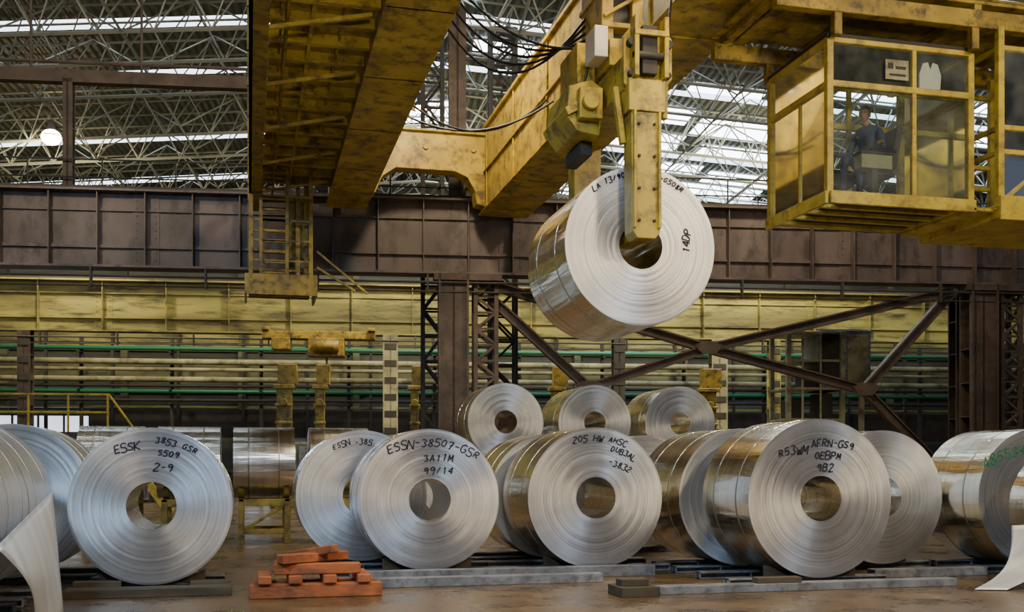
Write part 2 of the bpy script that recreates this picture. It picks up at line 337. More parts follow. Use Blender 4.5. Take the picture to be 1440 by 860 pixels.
for z in(3.0,4.0,4.9,5.8):box(bm,12.6,14.55,32.95,34.5,z,z+.08)
for x in(13.1,13.7):box(bm,x,x+.06,32.9,32.96,3,5.8)
for x0,z0,z1 in((12.8,3.1,3.7),(13.3,4.1,4.7),(13.8,3.1,3.9)):box(bm,x0,x0+.45,33.2,34,z0,z1,1)
box(bm,13.75,15.5,33.1,34.6,4.0,5.95,2);box(bm,13.85,14.6,33.06,33.1,4.2,5.8,1);box(bm,14.7,15.4,33.07,33.1,4.2,5.8,0)
bar(bm,(15.5,33.8,4),(15.5,33.8,0),.15,.15,0)
obj('control_cabinet',bm,[CREAM,STEELD,BLUEG],bevel=.01,rz=BR)

# ------------------------------------------------------------------ overhead crane
crane=empty('overhead_crane',(0,0,0))
YE=28.85
bm=N()  # left box girder
box(bm,2.05,3.0,-6,YE,8.5,10.7)
for y in range(-5,29,3):box(bm,2.0,3.05,y,y+.06,8.46,8.5);box(bm,3.0,3.04,y,y+.08,8.5,10.7)
box(bm,1.98,3.07,-6,YE,8.46,8.49);box(bm,2.45,2.6,-6,YE,10.7,10.85,1)
obj('box_girder_left',bm,[YEL,STEELD],parent=crane,bevel=.01)
bm=N()  # ribbed walkway under-structure
box(bm,.35,2.04,-6,YE-.2,9.0,9.04,1)
box(bm,0,.06,-6,YE,8.25,9.25);box(bm,0,.3,-6,YE,8.25,8.31);box(bm,0,.3,-6,YE,9.19,9.25)
box(bm,.98,1.04,-6,YE-.2,8.8,9.0,1);box(bm,1.5,1.54,-6,YE-.2,8.9,9.0);box(bm,.5,.54,-6,YE-.2,8.9,9.0)
y=-6;i=0
while y<YE-.3:
    box(bm,.06,2.04,y,y+.05,8.83,9.0,1);box(bm,.06,2.04,y-.04,y+.09,8.81,8.835,1)
    if i%3==0:bar(bm,(.1,y,8.3),(1.9,y,8.7),.06,.06,1)
    if i%2==0:
        box(bm,.02,.07,y,y+.05,9.25,10.35)
        box(bm,-.03,0,y,y+.08,8.3,9.2)
    i+=1;y+=.85
for z in(9.8,10.35):box(bm,.02,.07,-6,YE,z,z+.05)
tube(bm,(.2,-6,8.4),(.2,YE,8.4),.05,6);tube(bm,(.6,-6,8.7),(.6,YE,8.7),.03,6)
obj('crane_walkway',bm,[YEL2,YEL],parent=crane)
bm=N()  # right girder
box(bm,6.23,7.45,-6,YE,8.5,10.75);box(bm,6.15,7.53,-6,YE,8.46,8.5);box(bm,6.75,6.9,-6,YE,10.75,10.9,1)
for y in range(-5,29,3):box(bm,6.19,6.23,y,y+.08,8.5,10.75);box(bm,6.2,7.5,y,y+.05,8.43,8.46)
box(bm,6.15,6.23,-6,YE,10.65,10.75);box(bm,6.17,6.23,-6,YE,9.5,9.56)
obj('box_girder_right',bm,[YEL,STEELD],parent=crane,bevel=.01)
bm=N()  # end carriage with haunches
prism(bm,[(3.0,8.75),(3.25,8.8),(3.45,9.25),(3.8,9.5),(5.4,9.5),(5.75,9.35),(5.95,9.0),(6.0,8.65),(6.23,8.6),(6.23,10.7),(6.05,10.7),(5.95,10.5),(4.0,10.55),(3.7,10.8),(3.0,10.8)],28.3,28.8)
for x in(3.3,5.9,4.6):tube(bm,(x,28.25,10.1),(x,28.3,10.1),.08,8)
box(bm,3.0,6.23,28.2,28.9,10.5,10.56)
obj('end_carriage',bm,[YEL],parent=crane,bevel=.01)
bm=N()  # bogies on runway rail
for X in(2.5,6.8):
    cy=29.75-(X-3.84)*.129
    box(bm,X-.9,X+.9,cy-.3,cy+.3,9.35,9.9)
    for s in(-.5,.5):tube(bm,(X+s,cy-.1-s*.129,9.36),(X+s,cy+.1-s*.129,9.36),.22,16,1)
obj('end_bogie',bm,[YEL2,STEELD],parent=crane)
bm=N()  # access ladder cage hanging at the end
for X in(.05,1.5):
    for Y in(27.0,28.3):box(bm,X-.05,X+.05,Y-.05,Y+.05,6.1,9.0)
box(bm,-.1,1.65,26.8,28.4,6.05,6.15);box(bm,-.1,1.65,26.75,26.8,5.75,6.25);box(bm,-.1,-.05,26.8,28.4,5.75,6.25);box(bm,1.6,1.65,26.8,28.4,5.75,6.25)
for k in range(4):box(bm,0,1.5,26.95+.35*k,27.05+.35*k,5.85,6.05)
z=6.3
while z<9:
    box(bm,.30,.9,26.98,27.03,z,z+.05);z+=.26
box(bm,.25,.33,26.94,27.04,6.1,9);box(bm,.88,.96,26.94,27.04,6.1,9)
for z in(6.6,7.1,7.6,8.2):
    for Y in(27.0,28.3):box(bm,.05,1.5,Y-.02,Y+.02,z,z+.05)
    for X in(.05,1.5):box(bm,X-.02,X+.02,27,28.3,z,z+.05)
for a in(.02,1.5):bar(bm,(a,27,6.2),(a,28.3,7.6),.05,.05)
for a in(1.15,1.35):box(bm,a,a+.1,27.4,27.5,6.1,9)
box(bm,1.0,1.45,27.6,28,6.8,8.4)
bar(bm,(1.65,27,6.9),(2.9,27,5.9),.05,.05);bar(bm,(1.65,27,6.5),(2.6,27,5.95),.05,.05)
obj('access_ladder_cage',bm,[YEL2],parent=crane)
# trolley and grab
bm=N()
box(bm,2.2,7.2,11.6,12.0,10.95,11.4);box(bm,2.2,7.2,15.4,15.8,10.95,11.4);box(bm,2.2,2.7,11.6,15.8,10.9,11.4);box(bm,6.5,7.1,11.6,15.8,10.9,11.4);tube(bm,(3.3,13.7,11.5),(6.2,13.7,11.5),.45,20)
box(bm,4.4,5.3,12.9,14.5,9.0,11.0)
obj('trolley',bm,[YEL2],parent=crane)
bm=N()
box(bm,4.50,4.66,13.3,14.2,7.0,10.9);box(bm,4.92,5.08,13.3,14.2,7.0,10.9);box(bm,4.66,4.92,13.45,14.05,7.05,10.9,1)
for z in[7.3+.5*i for i in range(7)]:box(bm,4.48,5.11,13.25,14.25,z,z+.07)
bar(bm,(4.52,13.28,7.45),(5.07,13.28,7.8),.05,.05)
obj('mast',bm,[YEL2,STEELD],parent=crane,bevel=.01)
bm=N()
# spreader body
box(bm,4.55,5.1,12.6,15.2,6.25,6.7);box(bm,4.5,5.15,13.0,14.6,6.7,7.05)
prism(bm,[(4.52,6.3),(4.66,6.2),(5.0,6.2),(5.16,6.4),(5.16,6.9),(5.05,7.0),(4.6,7.0),(4.52,6.9)],12.52,12.6)
for x in(4.6,5.08):tube(bm,(x,12.42,6.8),(x,12.52,6.8),.06,12,1);tube(bm,(x,12.44,6.42),(x,12.52,6.42),.045,12,1)
box(bm,4.60,4.66,12.34,12.52,6.35,7.1);box(bm,4.99,5.05,12.34,12.52,6.35,7.1);box(bm,4.60,5.05,12.33,12.38,6.85,6.92)
box(bm,4.72,4.92,12.40,12.5,6.4,7.0,1);tube(bm,(4.60,12.4,6.62),(5.05,12.4,6.62),.05,10,1)
# front arm (curved tong) and foot
prism(bm,[(4.60,6.0),(4.62,4.46),(4.68,4.38),(4.92,4.38),(4.98,4.46),(5.0,6.0)],12.47,12.77)
box(bm,4.56,5.04,12.44,12.8,5.95,6.35)
box(bm,4.62,4.655,12.42,12.47,4.5,5.95);box(bm,4.945,4.98,12.42,12.47,4.5,5.95)
prism(bm,[(4.70,4.42),(4.94,4.42),(4.96,4.62),(4.90,4.66),(4.80,4.64),(4.71,4.58)],12.77,13.35)
for z in(4.6,5.0,5.4,5.8):tube(bm,(4.70,12.44,z),(4.70,12.47,z),.022,8,1);tube(bm,(4.90,12.44,z),(4.90,12.47,z),.022,8,1)
bar(bm,(4.46,12.7,6.3),(4.57,12.7,5.6),.07,.1);bar(bm,(5.14,12.7,6.8),(5.12,12.7,5.95),.07,.1)
# rear arm
prism(bm,[(4.62,6.4),(4.64,4.44),(4.70,4.38),(4.95,4.38),(5.0,4.44),(5.05,6.4)],14.95,15.25)
prism(bm,[(4.70,4.42),(4.94,4.42),(4.96,4.62),(4.90,4.66),(4.80,4.64),(4.71,4.58)],14.3,14.95)
# gearbox + motor housings on the left
prism(bm,[(4.02,6.1),(4.16,5.92),(4.46,5.88),(4.52,6.5),(4.35,6.6),(4.05,6.5)],13.3,14.3)
prism(bm,[(3.98,6.2),(4.02,6.1),(4.5,6.35),(4.46,6.45)],13.25,14.35)
box(bm,4.15,4.46,13.15,13.3,6.05,6.45);box(bm,4.3,4.46,13.6,14.3,5.7,5.88,1)
tube(bm,(4.28,13.05,6.25),(4.28,13.15,6.25),.11,14,0)
box(bm,4.3,4.48,13.0,13.4,6.8,7.2,2);box(bm,4.25,4.5,13.6,14.4,6.65,7.2)
obj('coil_grab',bm,[YEL,STEELD,WHITE],parent=crane,bevel=.012)
bm=N()
def sag(a,b,s,r,n=14):
    a=Vector(a);b=Vector(b);pts=[a.lerp(b,i/n)-Vector((0,0,4*s*(i/n)*(1-i/n))) for i in range(n+1)];path(bm,pts,r,6)
for k in range(5):
    sag((3.05,17+k*.3,9.6),(4.5,14,7.3+.1*k),.4+.15*k,.02)
sag((3.1,22,9.2),(6.2,22,9.4),.7,.025);sag((3.1,22.4,9.0),(6.2,21.5,9.2),.5,.025);sag((4.4,13.4,7.2),(4.2,13.4,6.5),.2,.018);sag((5.15,13.4,7.1),(6.2,15,8.9),.8,.02)
for k in range(6):sag((3.05,10+k*3,9.9),(3.05,13+k*3,9.9),.7,.02)
obj('festoon_cables',bm,[BLACK],parent=crane)
# cab support platform
bm=N()
for y in(13.35,15.35):
    box(bm,7.0,14,y-.08,y+.08,7.85,8.1);
    for x in(7.95,10.15,12.4):box(bm,x-.06,x+.06,y-.06,y+.06,7.55,7.9)
for x in(7.2,8.6,10.2,11.8,13.6):box(bm,x-.06,x+.06,13.3,15.4,8.1,8.2)
box(bm,7.0,14,13.3,15.4,8.2,8.25)
bar(bm,(7.45,13.35,8.5),(7.2,13.35,8.1),.2,.2);bar(bm,(7.45,15.35,8.5),(7.2,15.35,8.1),.2,.2)
box(bm,7.3,7.5,13.2,15.5,8.1,8.5)
bar(bm,(7.5,14,9.6),(10.5,14,8.25),.14,.2)
for y in(13.3,15.4):
    for x in(8.5,9.8,11.1,12.4,13.7):box(bm,x-.025,x+.025,y-.025,y+.025,8.25,9.3)
    for z in(8.8,9.3):box(bm,7.5,14,y-.025,y+.025,z,z+.05)
obj('cab_support_platform',bm,[YEL2],parent=crane,bevel=.008)
# cab
x0,x1,y0,y1,z0,z1=7.92,10.2,13.5,15.2,5.35,7.55
bm=N();w=.09
def fr(a,b,t=w):bar(bm,a,b,t,t)
for x in(x0,x1):
    for y in(y0,y1):fr((x,y,z0),(x,y,z1),.10)
for z in(z0,z1,6.93):
    fr((x0,y0,z),(x1,y0,z));fr((x0,y1,z),(x1,y1,z));fr((x0,y0,z),(x0,y1,z));fr((x1,y0,z),(x1,y1,z))
fr((9.27,y0,z0),(9.27,y0,z1),.07);fr((9.27,y1,z0),(9.27,y1,z1),.07);fr((x0,14.3,6.93),(x0,14.3,z0),.05)
for i in range(5):fr((x0,y0+.1+i*.37,z0-.02),(x1,y0+.1+i*.37,z0-.02),.06)
box(bm,x0-.02,x1+.05,y0-.1,y0-.04,z0-.12,z0+.06);box(bm,x0-.08,x0-.03,y0-.05,y1+.05,z0-.12,z0+.06)
box(bm,x0-.05,x1+.05,y0-.05,y1+.05,z1+.02,z1+.08,1)
box(bm,x0+.35,x1,y0+.2,y1,z0,z0+.05,1)
box(bm,8.3,8.36,y0-.07,y0-.04,6.15,6.2,1)
obj('operator_cab_frame',bm,[YELC,STEELD],parent=crane,bevel=.008)
bm=N()
def pane(a,b,c,d):bm.faces.new([bm.verts.new(p) for p in(a,b,c,d)])
pane((x0,y0,z0),(x1,y0,z0),(x1,y0,z1),(x0,y0,z1));pane((x0,y0,z0),(x0,y1,z0),(x0,y1,z1),(x0,y0,z1));pane((x0,y1,z0),(x1,y1,z0),(x1,y1,z1),(x0,y1,z1));pane((x1,y0,z0),(x1,y1,z0),(x1,y1,z1),(x1,y0,z1))
obj('cab_windows',bm,[GLASS],parent=crane)
bm=N()
box(bm,8.78,9.15,y0-.065,y0-.05,7.05,7.33,0)
box(bm,8.82,8.9,y0-.072,y0-.066,7.2,7.28,1);box(bm,8.94,9.1,y0-.072,y0-.066,7.2,7.24,1);box(bm,8.84,9.1,y0-.072,y0-.066,7.1,7.13,1)
obj('cab_notice_sign',bm,[CREAM,INK],parent=crane)
bm=N()
prism(bm,[(9.42,7.0),(9.76,7.0),(9.78,7.22),(9.72,7.38),(9.64,7.40),(9.6,7.3),(9.56,7.40),(9.48,7.38),(9.42,7.22)],13.57,13.6);obj('hanging_vest',bm,[WHITE],parent=crane)
# next cage to right
bm=N()
X0,X1=10.55,13.2
for x in(X0,X0+.75,X1,11.9):
    for y in(13.3,15.2):bar(bm,(x,y,5.3),(x,y,7.9),.10,.10)
for z in(5.3,6.1,6.45,7.6):
    for y in(13.3,15.2):bar(bm,(X0,y,z),(X1,y,z),.07,.07)
    bar(bm,(X0,13.3,z),(X0,15.2,z),.07,.07)
box(bm,X0,X1,13.25,15.2,5.15,5.3);box(bm,X0-.35,X0,13.4,15.2,5.25,5.3)
bar(bm,(X0+.75,13.28,5.3),(X0+1.5,13.28,6.1),.05,.05);bar(bm,(X0,13.28,5.35),(X0+.7,13.28,5.9),.05,.05)
box(bm,X0-.05,X1,13.2,13.26,5.1,5.45)
obj('access_cage',bm,[YELC],parent=crane,bevel=.008)
bm=N()
for a,b in((X0,X0+.75),(X0+.75,11.9),(11.9,X1)):bm.faces.new([bm.verts.new(p) for p in((a,13.3,5.3),(b,13.3,5.3),(b,13.3,7.6),(a,13.3,7.6))])
obj('access_cage_panes',bm,[GLASS],parent=crane)

# cab interior: chair and console
SX,SY,SF=9.0,14.2,z0+.05
bm=N()
tube(bm,(SX+.05,SY,SF),(SX+.05,SY,SF+.42),.06,12,1);tube(bm,(SX+.05,SY,SF),(SX+.05,SY,SF+.05),.28,16,1)
box(bm,SX-.25,SX+.28,SY-.27,SY+.27,SF+.42,SF+.54);prism(bm,[(SX+.18,SF+.54),(SX+.3,SF+.54),(SX+.40,SF+1.15),(SX+.29,SF+1.17)],SY-.26,SY+.26)
box(bm,SX-.2,SX+.25,SY-.36,SY-.3,SF+.74,SF+.79);box(bm,SX-.2,SX+.25,SY+.3,SY+.36,SF+.74,SF+.79)
box(bm,SX+.1,SX+.16,SY-.35,SY-.3,SF+.5,SF+.75,1);box(bm,SX+.1,SX+.16,SY+.3,SY+.35,SF+.5,SF+.75,1)
obj('operator_seat',bm,[BLACK,STEELD],bevel=.02,parent=crane)
bm=N()
for s in(-1,1):
    cy=SY+s*.5
    box(bm,SX-.5,SX+.0,cy-.1,cy+.1,SF+.42,SF+.62);box(bm,SX-.3,SX-.2,cy-.05,cy+.05,SF,SF+.42,1);box(bm,SX-.52,SX+.02,cy-.12,cy+.12,SF+.62,SF+.66,1)
    tube(bm,(SX-.32,cy-s*.05,SF+.66),(SX-.34,cy-s*.05,SF+.80),.014,8,1);tube(bm,(SX-.34,cy-s*.05,SF+.79),(SX-.34,cy-s*.05,SF+.85),.026,10,1)
obj('control_console',bm,[CREAM,STEELD,WHITE],bevel=.01,parent=crane)
bm=N()
for k in range(4):
    sag((7.97,14.9-.05*k,7.4),(8.3,14.9,5.6),-.1*k,.012)
obj('cab_cables',bm,[BLACK],parent=crane)
bm=N();box(bm,8.0,8.35,14.85,15.1,6.55,6.95);tube(bm,(8.1,14.84,6.75),(8.1,14.80,6.75),.09,16);obj('cab_fan',bm,[plain('blue_enamel',(.02,.06,.2),.5)],parent=crane,bevel=.02)

# ------------------------------------------------------------------ operator (seated, facing -X, looking down to the coil)
op=empty('crane_operator',(SX,SY,SF+.66),math.radians(28))
SKIN=plain('skin_brown',(.34,.17,.10),.5);OVER=paint('overalls_dark_blue',(.06,.085,.16),(.04,.055,.11),rough=.85,scale=8,amt=.1)
HAIR=plain('hair_black',(.012,.01,.009),.6);BOOT=plain('boots',(.02,.015,.01),.5);EYE=plain('eye_white',(.7,.68,.65),.2)
def skin(name,verts,edges,rad,mat,parent,root=0,sub=2):
    me=D.meshes.new(name);me.from_pydata(verts,edges,[]);o=D.objects.new(name,me);C.collection.objects.link(o);o.parent=parent
    m=o.modifiers.new('skin','SKIN');m.use_smooth_shade=True
    for i,r in enumerate(rad):
        r=r if isinstance(r,tuple) else(r,r);me.skin_vertices[0].data[i].radius=r;me.skin_vertices[0].data[i].use_root=(i==root)
    s=o.modifiers.new('sub','SUBSURF');s.levels=sub;s.render_levels=sub;me.materials.append(mat);return o
v=[(0,0,0),(-.01,0,.18),(-.04,0,.36),(-.06,0,.47),(-.085,0,.56)]
r=[(.15,.12),(.14,.115),(.17,.12),(.13,.09),.058];e=[(0,1),(1,2),(2,3),(3,4)]
for s in(-1,1):
    b=len(v);v+=[(-.05,s*.17,.46),(-.06,s*.235,.33),(-.10,s*.27,.17),(-.24,s*.33,.155),(-.315,s*.39,.16)];r+=[.075,.06,.05,.042,.032]
    e+=[(3,b),(b,b+1),(b+1,b+2),(b+2,b+3),(b+3,b+4)]
    b=len(v);v+=[(-.04,s*.09,-.02),(-.25,s*.12,.02),(-.45,s*.13,.03),(-.48,s*.13,-.2),(-.49,s*.13,-.5)];r+=[.1,.085,.066,.056,.045]
    e+=[(0,b),(b,b+1),(b+1,b+2),(b+2,b+3),(b+3,b+4)]
skin('body_overalls',v,e,r,OVER,op)
skin('neck',[(-.08,0,.53),(-.105,0,.63)],[(0,1)],[.055,.052],SKIN,op)
for s in(-1,1):
    skin('boot',[(-.46,s*.13,-.56),(-.50,s*.13,-.5),(-.49,s*.13,-.42)],[(0,1),(1,2)],[.05,.05,.052],BOOT,op)
    skin('boot_toe',[(-.47,s*.13,-.595),(-.60,s*.13,-.60),(-.68,s*.14,-.605)],[(0,1),(1,2)],[.045,.042,.035],BOOT,op)
    hx,hy,hz=-.33,s*.405,.165
    skin('palm',[(hx+.02,hy-s*.01,hz),(hx-.03,hy,hz+.01),(hx-.065,hy,hz+.012)],[(0,1),(1,2)],[(.026,.02),(.034,.018),(.034,.016)],SKIN,op)
    for k,(off,ln) in enumerate(((-.03,.070),(-.01,.080),(.012,.074),(.032,.060))):
        skin('finger_%d'%(k+1),[(hx-.055,hy+off,hz+.014),(hx-.055-ln*.45,hy+off*1.1,hz+.012),(hx-.055-ln*.75,hy+off*1.1,hz-.012),(hx-.055-ln*.7,hy+off,hz-.034)],[(0,1),(1,2),(2,3)],[.0095,.009,.0085,.007],SKIN,op,sub=1)
    skin('thumb',[(hx-.01,hy-s*.028,hz),(hx-.035,hy-s*.052,hz-.004),(hx-.062,hy-s*.055,hz-.018)],[(0,1),(1,2)],[.012,.011,.009],SKIN,op,sub=1)
head=empty('head',(-.125,0,.72));head.parent=op;head.rotation_euler=(0,math.radians(-14),math.radians(12))
bm=N();bmesh.ops.create_uvsphere(bm,u_segments=40,v_segments=28,radius=1)
for q in bm.verts:
    x,y,z=q.co
    X=x*.098;Y=y*.076;Z=z*.118
    if z<0:
        Y*=1-.30*(-z)**1.3
        if x<0:X*=1+.06*(-z)
        else:X*=1-.32*(-z)
    if x<0:
        d=math.exp(-((y/.16)**2+((z+.12)/.2)**2)); X-=.026*d*(1 if z<0.05 else .6)
        d=math.exp(-(((abs(y)-.40)/.17)**2+((z-.02)/.12)**2)); X+=.011*d
        d=math.exp(-((y/.5)**2+((z-.2)/.1)**2)); X-=.005*d
        d=math.exp(-((y/.3)**2+((z+.47)/.06)**2)); X-=.007*d
        d=math.exp(-((y/.28)**2+((z+.58)/.05)**2)); X-=.006*d
        d=math.exp(-((y/.3)**2+((z+.85)/.14)**2)); X-=.012*d
    q.co=(X,Y,Z)
for f in bm.faces:
    f.smooth=True
obj('face',bm,[SKIN],parent=head)
bm=N()
for s in(-1,1):
    mm=Matrix.Translation((-.083,s*.031,.003))@Matrix.Diagonal((.011,.014,.009,1));bmesh.ops.create_uvsphere(bm,u_segments=12,v_segments=8,radius=1,matrix=mm)
obj('eyes',bm,[EYE],parent=head)
bm=N()
for s in(-1,1):
    mm=Matrix.Translation((-.0935,s*.031,.003))@Matrix.Diagonal((.003,.006,.006,1));bmesh.ops.create_uvsphere(bm,u_segments=10,v_segments=6,radius=1,matrix=mm)
    mm=Matrix.Translation((-.094,s*.031,.022))@Matrix.Diagonal((.006,.018,.004,1));bmesh.ops.create_uvsphere(bm,u_segments=10,v_segments=6,radius=1,matrix=mm)
obj('pupils_and_brows',bm,[HAIR],parent=head)
bm=N()
for s in(-1,1):
    mm=Matrix.Translation((.012,s*.079,-.005))@Matrix.Diagonal((.019,.010,.032,1));bmesh.ops.create_uvsphere(bm,u_segments=12,v_segments=8,radius=1,matrix=mm)
obj('ears',bm,[SKIN],parent=head)
bm=N();bmesh.ops.create_uvsphere(bm,u_segments=32,v_segments=20,radius=1)
bmesh.ops.delete(bm,geom=[q for q in bm.verts if q.co.z<(.42 if q.co.x<-.25 else (-.05 if q.co.x<.25 else -.55))],context='VERTS')
for q in bm.verts:q.co=(q.co.x*.107+.004,q.co.y*.084,q.co.z*.129+.002)
obj('hair',bm,[HAIR],parent=head)

# ------------------------------------------------------------------ coils
G={'E':[[(4,6),(0,6),(0,0),(4,0)],[(0,3),(3,3)]],'S':[[(4,5.2),(3,6),(1,6),(0,5),(.5,3.6),(3.5,2.6),(4,1.2),(3,0),(1,0),(0,.8)]],
'B':[[(0,0),(0,6),(2.6,6),(3.6,5),(2.8,3.3),(0,3.2)],[(2.6,3.2),(4,2),(3.2,0),(0,0)]],'N':[[(0,0),(0,6),(4,0),(4,6)]],'-':[[(.5,3),(3.5,3.1)]],
'3':[[(0,5.6),(2,6),(3.7,5),(2,3.3),(4,1.8),(2.5,0),(0,.5)]],'8':[[(2,3.2),(.3,4.6),(2,6),(3.6,4.8),(.2,1.5),(2,0),(4,1.4),(2,3.2)]],
'5':[[(4,6),(.5,6),(.3,3.4),(3,3.6),(4,1.8),(2.5,0),(0,.4)]],'0':[[(2,0),(.2,1.5),(.2,4.5),(2,6),(3.8,4.5),(3.8,1.5),(2,0)]],'7':[[(0,6),(4,6),(1.4,0)],[(1,3),(3.4,3.2)]],
'G':[[(4,5),(2.4,6),(.4,4.8),(.2,1.5),(2,0),(4,1),(4,2.8),(2.4,2.8)]],'R':[[(0,0),(0,6),(3,6),(3.8,4.6),(2.6,3.2),(0,3)],[(1.6,3),(4,0)]],
'A':[[(0,0),(2,6),(4,0)],[(.8,2.2),(3.2,2.2)]],'T':[[(0,6),(4,6)],[(2,6),(2,0)]],'M':[[(0,0),(.3,6),(2,2),(3.7,6),(4,0)]],'9':[[(3.8,4.6),(2,3),(.2,4.4),(2,6),(3.8,5),(3.6,2),(2.6,0)]],
'1':[[(1,4.8),(2.2,6),(2.2,0)]],'4':[[(3,0),(3,6),(0,2),(4,2)]],'2':[[(.2,5),(2,6),(3.8,4.8),(0,0),(4,.2)]],'/':[[(.6,0),(3.4,6)]],'H':[[(0,0),(0,6)],[(4,0),(4,6)],[(0,3),(4,3)]],
'W':[[(0,6),(1,0),(2,4),(3,0),(4,6)]],'L':[[(0,6),(0,0),(4,0)]],'D':[[(0,0),(0,6),(2.4,5.8),(4,3.4),(2.4,0),(0,0)]],'C':[[(4,5),(2.4,6),(.4,4.8),(.2,1.5),(2,0),(4,1)]],
'K':[[(0,0),(0,6)],[(4,6),(0,2.8),(4,0)]],'6':[[(3.4,6),(.8,4),(.2,1.6),(2,0),(3.8,1.4),(2,3),(.4,2)]],'F':[[(0,0),(0,6),(4,6)],[(0,3),(3,3)]],
'U':[[(0,6),(.2,1),(2,0),(3.8,1),(4,6)]],'P':[[(0,0),(0,6),(3,6),(3.8,4.5),(2.6,3),(0,3)]],' ':[]}
def marking(parent,lines,mat=INK,yy=-.0065):
    bm=N();rnd=random.Random(len(lines)*13+len(lines[0][0]))
    for s,cx,cz,h,tilt in lines:
        sc=h/6;adv=5.2*sc;n=len(s);ca,sa=math.cos(tilt),math.sin(tilt)
        for i,ch in enumerate(s):
            lx=(i-(n-1)/2)*adv;jz=rnd.uniform(-.1,.1)*h-.35*lx*lx;rot=tilt+rnd.uniform(-.13,.13)-.6*lx;k=rnd.uniform(.82,1.2)
            ox,oz=cx+lx*ca-jz*sa,cz+lx*sa+jz*ca
            for st in G.get(ch,[]):
                P=[]
                for gx,gz in st:
                    x=(gx-2+.18*(gz-3))*sc*k*.95;z=(gz-3)*sc*k;P.append(Vector((ox+x*math.cos(rot)-z*math.sin(rot),yy,oz+x*math.sin(rot)+z*math.cos(rot))))
                for a,b in zip(P,P[1:]):bar(bm,a,b,.0165,.003,up=(0,1,0))
    return obj('marker_writing',bm,[mat],parent=parent)
def coil_mesh(r,L,ri=.295,seed=0,seg=144):
    rnd=random.Random(seed);prof=[];n=34;w=0
    for i in range(n+1):
        rr=ri+(r-ri)*i/n;w=.6*w+rnd.uniform(-.001,.001);prof.append((rr,(0 if i in(0,n) else w),0))
    prof.append((r+.0005,.008,1))
    for fy in(.25,.74):   # steel strapping bands
        a=L*fy;prof+=[(r,a,1),(r+.003,a+.001,2),(r+.003,a+.028,2),(r,a+.029,1)]
    prof.append((r,L-.008,1))
    for i in range(n,-1,-3):
        rr=ri+(r-ri)*i/n;prof.append((rr,L+(0 if i==n else rnd.uniform(-.002,.002)),0))
    prof.append((ri,L,0));
    bm=N();rings=[]
    for k in range(seg):
        a=2*math.pi*k/seg;rings.append([bm.verts.new((p[0]*math.cos(a),p[1],p[0]*math.sin(a))) for p in prof])
    m=len(prof)
    for k in range(seg):
        A=rings[k];B=rings[(k+1)%seg]
        for i in range(m):
            j=(i+1)%m
            if (Vector(A[i].co)-Vector(A[j].co)).length<1e-6 :continue
            f=bm.faces.new((A[i],A[j],B[j],B[i]));f.smooth=True
            t=prof[j][2];s=prof[i][2]
            f.material_index= 1 if j==0 else (2 if (t==2 and s==2) else (1 if (t or s) else 0))
    return bm
def coil(X,Y,r,L,side=CS,base=.1,z=None,rz=0,lines=None,ink=INK,seed=0):
    zc=base+r if z is None else z
    bm=coil_mesh(r,L,seed=seed)
    bmesh.ops.remove_doubles(bm,verts=bm.verts,dist=1e-5)
    for e in bm.edges:
        if len(e.link_faces)==2 and e.calc_face_angle()>.5:e.smooth=False
    o=obj('aluminum_coil',bm,[CF,side,STRAP],loc=(X,Y,zc),rz=rz)
    if lines:marking(o,lines,ink)
    return o
coil(-1.155,13.7,.96,1.5,seed=1,lines=[('ESSK',-.28,.72,.09,.25),('3853 GSR',.30,.76,.075,-.3),('5509',.20,.64,.075,-.15),('2-9',.14,.48,.09,0)])
coil(2.45,14.7,.985,1.5,seed=2,lines=[('ESSN-38507-GSR',.06,.79,.108,-.06),('3A11M',.12,.58,.10,0),('99/14',.12,.41,.10,.02)])
coil(1.69,16.45,1.0,1.5,seed=3,lines=[('ESSN',-.32,.78,.08,.35),('-385',.02,.82,.08,0)])
coil(4.8,14.46,1.0,1.5,seed=4,side=CSG,lines=[('205 HW',-.12,.84,.09,.05),('AHSC',.33,.80,.085,-.3),('DUB3AL',.42,.64,.08,-.4),('-3832',.36,.46,.085,-.4)])
coil(4.65,16.3,.98,1.5,seed=5,side=CSG)
coil(7.22,12.5,1.03,1.4,seed=6,side=CSG,lines=[('R53WM',-.40,.62,.10,.1),('AFRN-GS9',.17,.72,.09,-.06),('0EBPM',.10,.56,.09,0),('9B2',.06,.41,.10,0)])
coil(7.0,14.3,1.0,1.7,seed=7,side=CSG)
coil(9.15,14.05,.99,1.5,seed=8)
coil(11.2,13.3,1.0,1.35,seed=9,side=CSG,lines=[('485534',-.58,.62,.15,.3)],ink=INKG)
coil(11.15,11.4,.85,1.4,seed=10,side=CSG,base=.1)
coil(-3.3,11.0,1.0,1.4,seed=11,side=CSW);coil(-3.3,12.43,1.0,1.4,seed=15,side=CSW)
coil(-3.0,15.0,1.0,1.6,seed=12,side=CSW)
coil(6.9,18.0,1.0,1.6,seed=13,side=CSG);coil(9.3,18.0,1.0,1.6,seed=14,side=CSG)
for i,X in enumerate((5.2,7.6,10.0,12.4)):coil(X,26.6,.995,1.9,seed=20+i,side=CSG)
for i,X in enumerate((6.4,8.8,11.2)):coil(X,26.6,.995,1.9,seed=30+i,side=CSG,z=1.095+math.sqrt(.995**2*4-1.44)+.001)
hung=coil(4.90,12.93,1.02,1.85,seed=40,side=CSG,z=4.38,lines=[('LA 13/900',-.42,.83,.07,.45),('-G508R',.42,.83,.07,-.45),('14DP',.62,.1,.09,1.5)])
